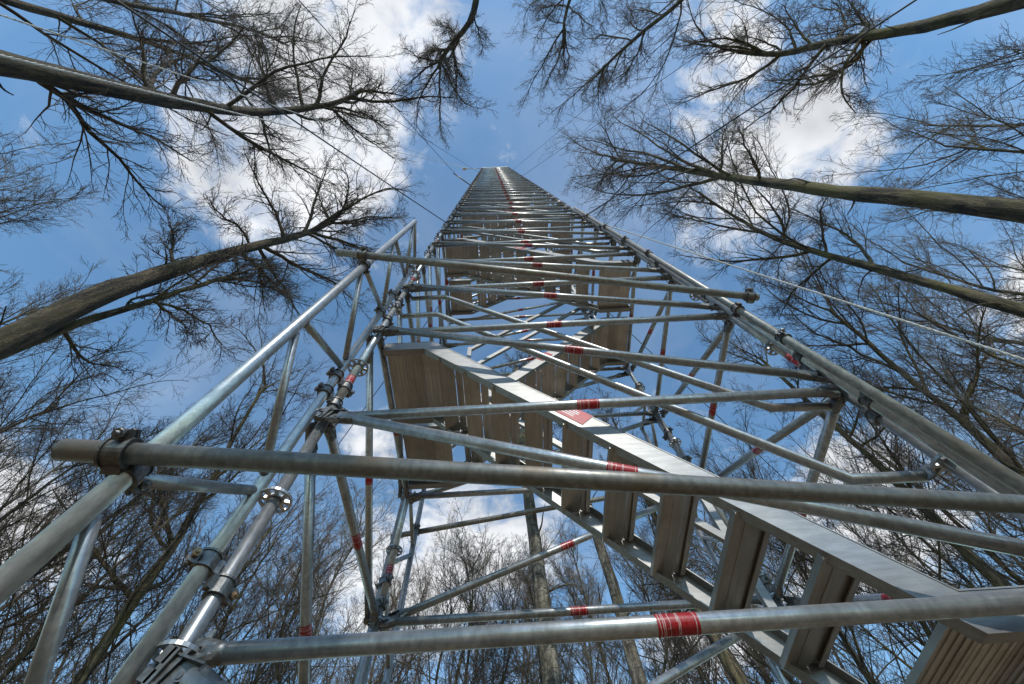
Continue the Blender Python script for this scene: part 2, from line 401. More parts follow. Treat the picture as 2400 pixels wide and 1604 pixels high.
# ------------------------------------------------------------------ stair flights (one is built, the others are copies)
def build_flight():
    P = {}
    # stringer profile: bottom landing right, top landing left, rise 2 m
    up_ = [(.03, 2.03), (.375, 2.03), (2.205, .105), (2.54, .105)]
    lo_ = [(.03, 1.915), (.325, 1.915), (2.16, -.012), (2.54, -.012)]
    def offs(a, b, t): return [(x0 + (x1 - x0) * t, z0 + (z1 - z0) * t) for (x0, z0), (x1, z1) in zip(a, b)]
    for key, yw, s in (('near', .10, 1), ('far', .74, -1)):
        mb = MB(); w = .004
        for i in range(3):
            mb.plate([up_[i], up_[i + 1], lo_[i + 1], lo_[i]], yw, yw + s * w)
        i1 = offs(up_, lo_, .05); i2 = offs(up_, lo_, .95)
        for i in range(3):
            mb.plate([up_[i], up_[i + 1], i1[i + 1], i1[i]], yw + s * w, yw + s * .045)
            mb.plate([i2[i], i2[i + 1], lo_[i + 1], lo_[i]], yw + s * w, yw + s * .045)
        mb.plate([up_[0], lo_[0], (lo_[0][0] + .004, lo_[0][1]), (up_[0][0] + .004, up_[0][1])], yw + s * w, yw + s * .04)
        for tt in (.0, .955):
            e0 = offs(up_, lo_, tt); e1 = offs(up_, lo_, tt + .045)
            for i in range(3): mb.plate([e0[i], e0[i + 1], e1[i + 1], e1[i]], yw - s * .0022, yw)
        P[key] = mb.mesh('stringer', 'alu')
    def plank(wx, lip):
        mb = MB(); th = .020
        a = wx * .66
        mb.box((-wx / 2 + a / 2, 0, -th / 2), (a / 2, .305, th / 2))                                   # wide flat panel
        mb.box((-wx / 2 + a * .5, 0, -th - .0012), (a * .012, .3045, .0012))
        b_ = wx - a - .006
        mb.box((wx / 2 - b_ / 2, 0, -.0065), (b_ / 2, .3045, .0065))                                      # recessed strip behind a joint
        mb.box((wx / 2 - .0025, 0, -.012 - lip / 2), (.0025, .304, lip / 2)); mb.box((wx / 2 - .011, 0, -.012 - lip), (.011, .3035, .0025))   # front lip with foot
        mb.box((-wx / 2 + .002, 0, -th - .003), (.002, .304, .003))
        for k in range(9): mb.box(((k - 4) * wx / 9.6, 0, .0015), (wx / 44, .3045, .0015))
        return mb.mesh('tread', 'tread')
    P['tread'] = plank(.158, .013)
    mb = MB(); mb.box((0, 0, -.011), (.0635, .305, .011))
    for k in (-.045, -.015, .015, .045): mb.box((k, 0, -.0235), (.0016, .3045, .0015))
    for k in range(7): mb.box(((k - 3) * .017, 0, .0015), (.003, .3045, .0015))
    P['plank'] = mb.mesh('landing_plank', 'tread')
    mb = MB()
    mb.path([(.045, .08, 2.52), (.345, .08, 2.53), (2.23, .08, .52), (2.52, .08, .515)], .0215); P['rail1'] = mb.mesh('guardrail', 'galv')
    mb = MB()
    mb.path([(.045, .08, 2.97), (.375, .08, 2.97), (2.23, .08, 1.0), (2.52, .08, .985)], .0215); P['rail2'] = mb.mesh('guardrail', 'galv')
    sl = (2.03 - .105) / (.375 - 2.205)
    zt = lambda x: 2.03 + (x - .375) * sl
    fr = frame(Vector((1, 0, sl)), (0, 1, 0))
    def bar(xa, xb, dz):
        mb = MB(); a = Vector((xa, .772, zt(xa) + dz)); b_ = Vector((xb, .772, zt(xb) + dz))
        mb.box((a + b_) / 2, (.014, .021, (b_ - a).length / 2), fr @ Matrix.Rotation(math.pi / 2, 3, 'Z')); return mb.mesh('inner_rail', 'alu')
    P['bar1'] = bar(.57, 2.03, .52); P['bar2'] = bar(.57, 2.03, .95)
    for k, x in (('post1', .57), ('post2', 2.03)):
        mb = MB(); mb.box((x, .772, zt(x) + .44), (.021, .0145, .56)); P[k] = mb.mesh('inner_post', 'alu')
    mb = MB(); mb.loft([mb.ell(-.006, .040, .026, 16), mb.ell(.006, .040, .026, 16)]); mb.box((.034, 0, 0), (.014, .012, .012)); P['rail_end'] = mb.mesh('rail_end', 'cast')
    mb = MB(); mb.box((.0, 0, 0), (.012, .03, .02)); mb.cyl((0, -.02, -.03), (0, .02, -.03), .014, 10); P['hook'] = mb.mesh('hook', 'cast')
    mb = MB(); a = Vector((1.18, .0990, 0)); fr2 = frame(Vector((1, 0, sl)), (0, 1, 0))
    c = Vector((1.235, .0985, (zt(1.235) - .060))); mb.box(c, (.046, .0012, .088), fr2.to_3x3() @ Matrix.Identity(3)); P['plate'] = mb.mesh('name_plate', 'red')
    mb = MB()
    for k in range(5): mb.box(c + fr2 @ Vector((-.034 + .014 * k, -.0014, -.03 + .011 * (k % 2))), (.0028, .0004, .032 + .012 * (k % 3)), fr2)
    P['print'] = mb.mesh('print', 'white')
    return P
FP = build_flight()
ORD = ['first', 'second', 'third', 'fourth', 'fifth', 'sixth', 'seventh', 'eighth', 'ninth', 'tenth', 'eleventh', 'twelfth', 'thirteenth', 'fourteenth',
       'fifteenth', 'sixteenth', 'seventeenth', 'eighteenth', 'nineteenth', 'twentieth', 'twenty-first', 'twenty-second', 'twenty-third']
for i in range(21):
    z = 1.0 + 2 * i
    if z + 2 > TOP + 1: break
    lab = 'aluminium stair flight climbing to the %s, %s one counted from the ground' % ('left' if i % 2 == 0 else 'right', ORD[i])
    if i == 0: lab = 'lowest aluminium stair flight climbing left with red name plate on its stringer'
    fl = thing('stair_flight', lab, 'stair', (0, 0, 0), 'stair flights stacked in the scaffold tower')
    fl.matrix_local = (Matrix.Translation((0, 0, z)) if i % 2 == 0 else Matrix.Translation((BW, BD, z)) @ Matrix.Rotation(math.pi, 4, 'Z'))
    link('stringer', FP['near'], fl); link('stringer', FP['far'], fl)
    for k in range(1, 10):
        t_ = k / 10
        link('tread', FP['tread'], fl, Matrix.Translation((2.165 - 1.83 * t_, .42, .066 + 1.925 * t_)))
    for xs, zz_ in (((.098, .228, .358), 2.0), ((2.213, 2.343, 2.473), .075)):
        for x_ in xs: link('landing_plank', FP['plank'], fl, Matrix.Translation((x_, .42, zz_)))
    for rl, za, zb_ in (('rail1', 2.52, .515), ('rail2', 2.97, .985)):
        gr_ = link('guardrail', FP[rl], fl)
        link('rail_end', FP['rail_end'], gr_, Matrix.Translation((2.525, .062, zb_)) @ Matrix.Rotation(R(-52), 4, 'Z') @ Matrix.Rotation(R(90), 4, 'X'))
        link('rail_end', FP['rail_end'], gr_, Matrix.Translation((.045, .062, za)) @ Matrix.Rotation(R(-128), 4, 'Z') @ Matrix.Rotation(R(90), 4, 'X'))
    if i < 12:
        for k in ('bar1', 'bar2'): link('inner_rail', FP[k], fl)
        for k in ('post1', 'post2'): link('inner_post', FP[k], fl)
        for x_, z_ in ((.02, 1.985), (2.55, .04)):
            for y_ in (.13, .71): link('hook', FP['hook'], fl, Matrix.Translation((x_, y_, z_)))
        pl = link('name_plate', FP['plate'], fl); link('print', FP['print'], pl)
        if i % 2:      # the plate of a back flight faces the other way: put it on the stringer seen from the front
            pl.matrix_local = Matrix.Translation((0, .6435, 0))

# ------------------------------------------------------------------ lattice girders, tie tubes and their couplers
def put_coupler(parent, p, axis, toward, bolt='bolt'):
    """coupler ring round a tube with the given axis, its flap away from `toward`"""
    z = Vector(axis).normalized(); x = -(Vector(toward) - z * Vector(toward).dot(z)).normalized(); y = z.cross(x)
    fr = Matrix((x, y, z)).transposed()
    pinv = parent.matrix_local.inverted()
    c = link('coupler', ME['coupler'], parent, pinv @ mat4(fr, p))
    link('bolt', ME[bolt], c)
def strut_mesh(a, b):
    mb = MB(); mb.cyl(a, b, .0175, 14); return mb.mesh('strut', 'galv')
def girder(label, x, y, s, ztop, ox=0.0, gi=.094):
    """upright lattice girder, inner chord beside the standard, outer chord s*0.43 away along y"""
    g_ = thing('lattice_girder', label, 'girder', (0, 0, 0))
    yi, yo = y + s * gi, y + s * .522
    link('chord', tube_mesh(ztop - GZ - .03), g_, mat4(Matrix.Identity(3), (x, yi, GZ + .03)))
    link('chord', tube_mesh(ztop - GZ - .03), g_, mat4(Matrix.Identity(3), (x + ox, yo, GZ + .03)))
    zi = [-.32, .60, 1.53, 2.45, 3.37, 4.30]
    a = None
    for k in range(6):
        z_i = zi[k]; z_o = z_i + .44
        e = .022
        if z_i - .06 > GZ: link('strut', strut_mesh((x, yi + s * e, z_i + .03), (x + ox, yo - s * e, z_o - .05)), g_)
        if k < 5: link('strut', strut_mesh((x + ox, yo - s * e, z_o + .05), (x, yi + s * e, zi[k + 1] - .05)), g_)
    link('strut', strut_mesh((x, yi + s * .022, ztop - .03), (x + ox, yo - s * .022, ztop - .03)), g_)
    for zc in (.3, 1.22, 2.16, 2.32, 3.3, 3.72, 4.6):
        bb = 'brass' if zc == 1.22 else 'bolt'
        put_coupler(g_, (x, yi, zc), (0, 0, 1), (.9, -s, 0), bb)
        put_coupler(g_, (0 if x < 1 else BW, y, zc - .05), (0, 0, 1), (-.5, s, 0), bb)
    return g_
girder('upright steel lattice girder clamped to the nearest left corner post', -.056, 0, -1, 4.85, .056, .050)
girder('upright steel lattice girder clamped to the far left corner post', -.055, BD, 1, 3.6, .05)
girder('upright steel lattice girder clamped to the far right corner post', BW + .03, BD, 1, 4.4)
# two plain tubes clamped side by side to the right corner post
bt = thing('upright_tube', 'plain steel tube clamped directly to the near right corner post', 'tube')
link('tube', tube_mesh(9.2, 'galv'), bt, mat4(Matrix.Identity(3), (2.514, -.078, GZ + .01)))
for zc in (.7, 1.8, 2.22, 3.25, 4.2, 5.3, 6.4, 7.5):
    put_coupler(bt, (2.514, -.078, zc), (0, 0, 1), (.6, .8, 0)); put_coupler(bt, (BW, 0, zc), (0, 0, 1), (-.6, -.8, 0))
bt2 = thing('upright_tube', 'outermost steel tube on the near right corner, nearest to the camera', 'tube')
link('tube', tube_mesh(8.6, 'worn'), bt2, mat4(Matrix.Identity(3), (2.463, -.152, GZ + .01)))
for zc in (2.32, 4.35, 5.1, 6.0, 7.1): put_coupler(bt2, (2.463, -.152, zc), (0, 0, 1), (.8, .9, 0))
def tie(label, a, b, mat, clamps):
    a = Vector(a); b = Vector(b); d = b - a
    o = thing('tie_tube', label, 'tube')
    link('tube', tube_mesh(d.length, mat, n=28), o, mat4(frame(d), a))
    for (p, tw) in clamps:
        p = Vector(p); k = (p - a).dot(d) / d.length_squared; q = a + d * k - d.normalized() * (.012 if k < .5 else -.05)
        put_coupler(o, q, d, Vector(tw) + Vector((0, 0, -.8)))
        put_coupler(o, p, (0, 0, 1), -Vector(tw))
    return o
tie('thick dull steel tube lying across the front of the tower just above the camera', (-.1255, -.5923, 1.0938), (2.7578, -.1592, 1.11), 'worn',
    [((0, -.522, 1.094), (0, 1, 0)), ((2.463, -.152, 1.108), (0, 1, 0))])
tie('dull steel tube lying across the front of the tower two lifts higher', (-.1667, -.6169, 2.9499), (2.5775, -.2326, 2.7543), 'worn',
    [((0, -.522, 2.937), (0, 1, 0)), ((2.463, -.152, 2.763), (0, 1, 0))])
tie('steel tube tying the two back lattice girders behind the tower', (-.25, 2.15, 3.10), (2.85, 2.15, 3.55), 'worn',
    [((-.005, 2.092, 3.13), (0, -1, 0)), ((BW + .03, 2.092, 3.5), (0, -1, 0))])

cap = thing('top_platform', 'pale deck at the very top of the tower with added white boards imitating sunlit tubes', 'platform', (0, 0, 0))
for k in range(8):
    mb = MB(); mb.box((BW / 16 + k * BW / 8, BD / 2, TOP + .96), (BW / 16 - .006, BD / 2 - .04, .02)); link('deck_board', mb.mesh('deck_board', 'alu'), cap)
for k in range(3):  # added white boards: their colour stands in for sunlight on the crowded top tubes
    mb = MB(); mb.box((BW / 2, -.07, TOP + .30 + .33 * k), (BW / 2 + .05, .012, .12)); link('sunlit_tube_board', mb.mesh('sunlit_tube_board', 'white'), cap)

# ------------------------------------------------------------------ ropes and guy wires
def rope(label, a, b, r, mat, sag=.0, name='rope', n=24):
    a = Vector(a); b = Vector(b); mb = MB(); rings = []; k = 40; L = (b - a).length
    fr = frame(b - a)
    for i in range(k + 1):
        t_ = i / k; p = a.lerp(b, t_) + Vector((0, 0, -sag * 4 * t_ * (1 - t_)))
        rings.append([p + fr @ Vector((r * math.cos(2 * math.pi * j / 8), r * math.sin(2 * math.pi * j / 8), 0)) for j in range(8)])
    mb.loft(rings); o = link(name, mb.mesh(name, mat)); tag(o, label, 'rope', 'guy ropes holding the scaffold tower'); return o
def twisted(label, a, b, r, sag, mat='rope', twist=.11):
    a = Vector(a); b = Vector(b); fr = frame(b - a); L = (b - a).length; k = int(L / (twist / 6)); k = min(k, 900)
    root = thing('twisted_rope', label, 'rope', (0, 0, 0), 'guy ropes holding the scaffold tower')
    for st in range(3):
        mb = MB(); rings = []
        for i in range(k + 1):
            t_ = i / k; p = a.lerp(b, t_) + Vector((0, 0, -sag * 4 * t_ * (1 - t_)))
            an = 2 * math.pi * (L * t_ / twist) + st * 2.0944
            c = p + fr @ Vector((.55 * r * math.cos(an), .55 * r * math.sin(an), 0))
            rings.append([c + fr @ Vector((.52 * r * math.cos(1.2566 * j), .52 * r * math.sin(1.2566 * j), 0)) for j in range(5)])
        mb.loft(rings); link('strand', mb.mesh('strand', mat), root)
def through(n, q, z=GZ):
    n = Vector(n); q = Vector(q); d = q - n; return n + d * ((z - n.z) / d.z)
ROPES = [
 ((BW, 0, 8.0), (3.42, -.14, 1.98), 'white twisted rope running down from the tower to the right edge', .008, .0),
 ((-1.0, -.03, TOP + .2), (-1.93, -1.84, 3.12), 'white twisted rope hanging from the tower top along the upper left trunk', .010, 1.6),
 ((-1.2, -.03, TOP + .2), (-2.54, -2.25, 3.84), 'white twisted rope hanging from the tower top into the upper left corner', .009, 1.2)]
for n, q, lab, r_, sag in ROPES: twisted(lab, n, through(n, q), r_, sag)
WIRES = [((BW, 0, 8.0), (3.75, -1.43, 5.6), 'dark guy wire climbing steeply from the right post into the upper right'),
 ((BW, 0, 24.0), (7.03, -3.63, 13.8), 'thin guy wire leaving the right post halfway up the tower'),
 ((BW, 0, 34.0), (6.58, -4.23, 16.06), 'thinnest guy wire near the tower top on the right'),
 ((0, 0, 8.0), (-.868, -1.254, 5.57), 'dark guy wire leaving the left post just above the lattice girder'),
 ((-.55, -.4, 18.1), (-1.55, -2.60, 11.0), 'thin guy wire reaching the bracket on the left post'),
 ((0, 0, 32.0), (-1.40, -1.52, 21.0), 'thinnest guy wire near the tower top on the left'),
 ((0, BD, 10.0), (-5.5, 7.5, 4.8), 'guy wire from the far left post down into the left trees'),
 ((BW, BD, 10.0), (8.8, 7.3, 4.8), 'guy wire from the far right post down into the right trees')]
for n, q, lab in WIRES: rope(lab, n, through(n, q), .0085, 'wire', .12, 'guy_wire')
bk = thing('bracket_arm', 'short dark bracket tube sticking out of the upper left post', 'bracket')
link('tube', tube_mesh(.9, 'worn'), bk, mat4(frame(Vector((-1, -.75, .1))), (0, 0, 18.1)))
put_coupler(bk, (0, 0, 18.1), (0, 0, 1), (-1, -.75, 0))
bm = thing('boom_arm', 'bright instrument boom sticking out to the left of the tower top', 'boom')
link('tube', tube_mesh(2.0, 'alu', .03), bm, mat4(frame(Vector((-1, 0, 0))), (.1, -.03, TOP + .25)))
mb = MB(); mb.box((-1.75, -.03, TOP + .2), (.16, .12, .08)); link('instrument', mb.mesh('instrument', 'white'), bm)

# ------------------------------------------------------------------ trees
def polys_mesh(name, sets, mat):
    """sets: list of (P (n,m,3), Rad (n,m), sides); one mesh of tapered tubes"""
    V = []; F = []; off = 0
    for P, Rd, sd in sets:
        n, m_ = P.shape[:2]
        if n == 0: continue
        T = np.empty_like(P); T[:, 1:-1] = P[:, 2:] - P[:, :-2]; T[:, 0] = P[:, 1] - P[:, 0]; T[:, -1] = P[:, -1] - P[:, -2]
        T /= np.linalg.norm(T, axis=2, keepdims=True) + 1e-9
        ref = np.where(np.abs(T.mean(1))[:, 2:3] > .8, np.array([[1., .2, 0]]), np.array([[0, .1, 1.]]))[:, None, :]
        U = np.cross(np.broadcast_to(ref, T.shape), T); U /= np.linalg.norm(U, axis=2, keepdims=True) + 1e-9
        Wv = np.cross(T, U)
        a = np.arange(sd) * 2 * np.pi / sd
        ring = P[:, :, None, :] + Rd[:, :, None, None] * (np.cos(a)[None, None, :, None] * U[:, :, None, :] + np.sin(a)[None, None, :, None] * Wv[:, :, None, :])
        V.append(ring.reshape(-1, 3))
        idx = off + np.arange(n * m_ * sd).reshape(n, m_, sd)
        A = idx[:, :-1]; B = idx[:, 1:]
        q = np.stack([A, np.roll(A, -1, 2), np.roll(B, -1, 2), B], -1).reshape(-1, 4)
        F.append(q); off += n * m_ * sd
    V = np.concatenate(V).astype(np.float32); F = np.concatenate(F).astype(np.int32)
    me = bpy.data.meshes.new(name); me.vertices.add(len(V)); me.vertices.foreach_set('co', V.ravel())
    me.loops.add(F.size); me.loops.foreach_set('vertex_index', F.ravel())
    me.polygons.add(len(F)); me.polygons.foreach_set('loop_start', np.arange(0, F.size, 4, dtype=np.int32))
    try: me.polygons.foreach_set('loop_total', np.full(len(F), 4, np.int32))
    except Exception: pass
    me.polygons.foreach_set('use_smooth', np.ones(len(F), bool)); me.update(calc_edges=True)
    me.materials.append(M[mat]); return me
def resample(pts, n, wob, rng):
    pts = np.array(pts, float); d = np.r_[0, np.cumsum(np.linalg.norm(np.diff(pts, axis=0), axis=1))]
    t_ = np.linspace(0, d[-1], n)
    # Catmull-like smoothing by interpolating twice
    q = np.stack([np.interp(t_, d, pts[:, k]) for k in range(3)], 1)
    for _ in range(2): q[1:-1] = .25 * q[:-2] + .5 * q[1:-1] + .25 * q[2:]
    w = np.cumsum(rng.normal(0, wob, (n, 3)), 0); w -= np.linspace(0, 1, n)[:, None] * w[-1]; w[:, 2] *= .3
    return q + w
def spawn(P, Rd, k, t0, t1, ang, ratio, m_, jit, up, rng, rs, rmin, lmin=.12, shrink=.55, absl=None):
    n, m0 = P.shape[:2]
    t_ = t0 + (t1 - t0) * (np.arange(k)[None] + rng.random((n, k))) / k
    x = t_ * (m0 - 1); i = np.minimum(x.astype(int), m0 - 2); fr = (x - i)[..., None]
    ii = np.arange(n)[:, None]
    A = P[ii, i]; B = P[ii, i + 1]; pos = A + (B - A) * fr; tan = B - A; tan /= np.linalg.norm(tan, axis=2, keepdims=True) + 1e-9
    r0 = Rd[ii, i] * (1 - fr[..., 0]) + Rd[ii, i + 1] * fr[..., 0]
    rv = rng.normal(size=tan.shape); pr = rv - (rv * tan).sum(2, keepdims=True) * tan; pr /= np.linalg.norm(pr, axis=2, keepdims=True) + 1e-9
    a = np.radians(rng.normal(ang, 11, (n, k)))[..., None]
    d = np.cos(a) * tan + np.sin(a) * pr
    plen = np.linalg.norm(np.diff(P, axis=1), axis=2).sum(1)[:, None]
    L = (plen * ratio if absl is None else absl) * (1 - shrink * (t_ - t0) / (t1 - t0 + 1e-6)) * (.65 + .7 * rng.random((n, k)))
    L = np.maximum(L, lmin)
    d = d.reshape(-1, 3); pos = pos.reshape(-1, 3); L = L.reshape(-1); r0 = r0.reshape(-1)
    N = len(L); Q = np.empty((N, m_, 3)); Q[:, 0] = pos; bend = rng.normal(0, jit, (N, 3))
    for s in range(1, m_):
        d = d + rng.normal(0, jit, (N, 3)) + bend * .5 + np.array([0, 0, up]); d /= np.linalg.norm(d, axis=1, keepdims=True)
        Q[:, s] = Q[:, s - 1] + d * (L / (m_ - 1))[:, None]
    ra = np.maximum(r0 * rs, rmin * 1.15); rb = np.full(N, rmin)
    Rq = ra[:, None] + (rb - ra)[:, None] * np.linspace(0, 1, m_)[None] ** .8
    return Q, Rq
def tree_geo(trunk, r0, rt, limbs, rng, nlimb=10, t0=.45, lang=50, llen=4.5, k2=9, k3=7, k4=5, rmin=.0038, up=.075, wob=.014, fine=True, jit=.115, stub=0):
    n = 34; tp = resample(trunk, n, wob, rng)
    h = np.linspace(0, 1, n); tr = r0 + (rt - r0) * h ** 1.15; tr[0] *= 1.25; tr[1] *= 1.08; tr *= 1 + rng.normal(0, .045, n)
    T = (tp[None], tr[None], 14)
    LP = []
    for l in limbs:
        q = resample(l, 12, .03, rng); j = np.argmin(np.linalg.norm(tp - q[0], axis=1)); ra = min(tr[j] * .62, .012 * np.linalg.norm(np.diff(q, axis=0), axis=1).sum() + .022)
        q += (tp[j] - q[0]) * np.linspace(1, 0, 12)[:, None] ** 2
        LP.append((q, ra + (.012 - ra) * np.linspace(0, 1, 12)))
    if nlimb:
        Q, Rq = spawn(tp[None], tr[None], nlimb, t0, .97, lang, .3, 12, jit * .8, up, rng, .5, .012, absl=llen, shrink=.5)
        for a, b_ in zip(Q, Rq): LP.append((a, np.minimum(b_, .05)))
    # leader continues past the trunk
    Q, Rq = spawn(tp[None], tr[None], 3, .92, 1., 28, .3, 12, jit * .8, .05, rng, .8, .010, absl=llen * .8, shrink=.2)
    for a, b_ in zip(Q, Rq): LP.append((a, b_))
    stubs = []
    if stub:
        Q, Rq = spawn(tp[None], tr[None], stub, .12, .7, 62, .3, 12, .10, .0, rng, .22, .008, absl=.7, shrink=0)
        stubs = [(a, np.minimum(b_, .03)) for a, b_ in zip(Q, Rq)]
    P1 = np.stack([a for a, b_ in LP]); R1 = np.stack([b_ for a, b_ in LP])
    P2, R2 = spawn(P1, R1, k2, .08, 1., 40, .40, 8, jit * .95, up * .8, rng, .55, rmin * 1.4, .45, .45)
    P3, R3 = spawn(P2, R2, k3, .08, 1., 38, .46, 5, jit * .95, up * .6, rng, .62, rmin, .25)
    sets = [(P2, R2, 4), (P3, R3, 3)]
    if k4:
        P4, R4 = spawn(P3, R3, k4, .06, 1., 37, .55, 3, jit * .9, .03, rng, .7, rmin * .9, .14); sets.append((P4, R4, 3))
    return T, LP + stubs, sets
def make_tree(name, label, trunk, r0, rt, limbs, seed, bark_, twig, group=None, **k):
    rng = np.random.default_rng(seed)
    T, LP, sets = tree_geo(trunk, r0, rt, limbs, rng, stub=7, **k)
    base = trunk[0]
    o = thing(name, label, 'tree', base, group); inv = Matrix.Translation(-Vector(base))
    off = np.array(base)
    T = (T[0] - off, T[1], T[2])
    link('trunk', polys_mesh('trunk', [T], bark_), o)
    for a, b_ in LP: link('limb', polys_mesh('limb', [((a - off)[None], b_[None], 7)], bark_), o)
    link('crown', polys_mesh('crown', [(p - off, r_, s) for p, r_, s in sets], twig), o)
    return o
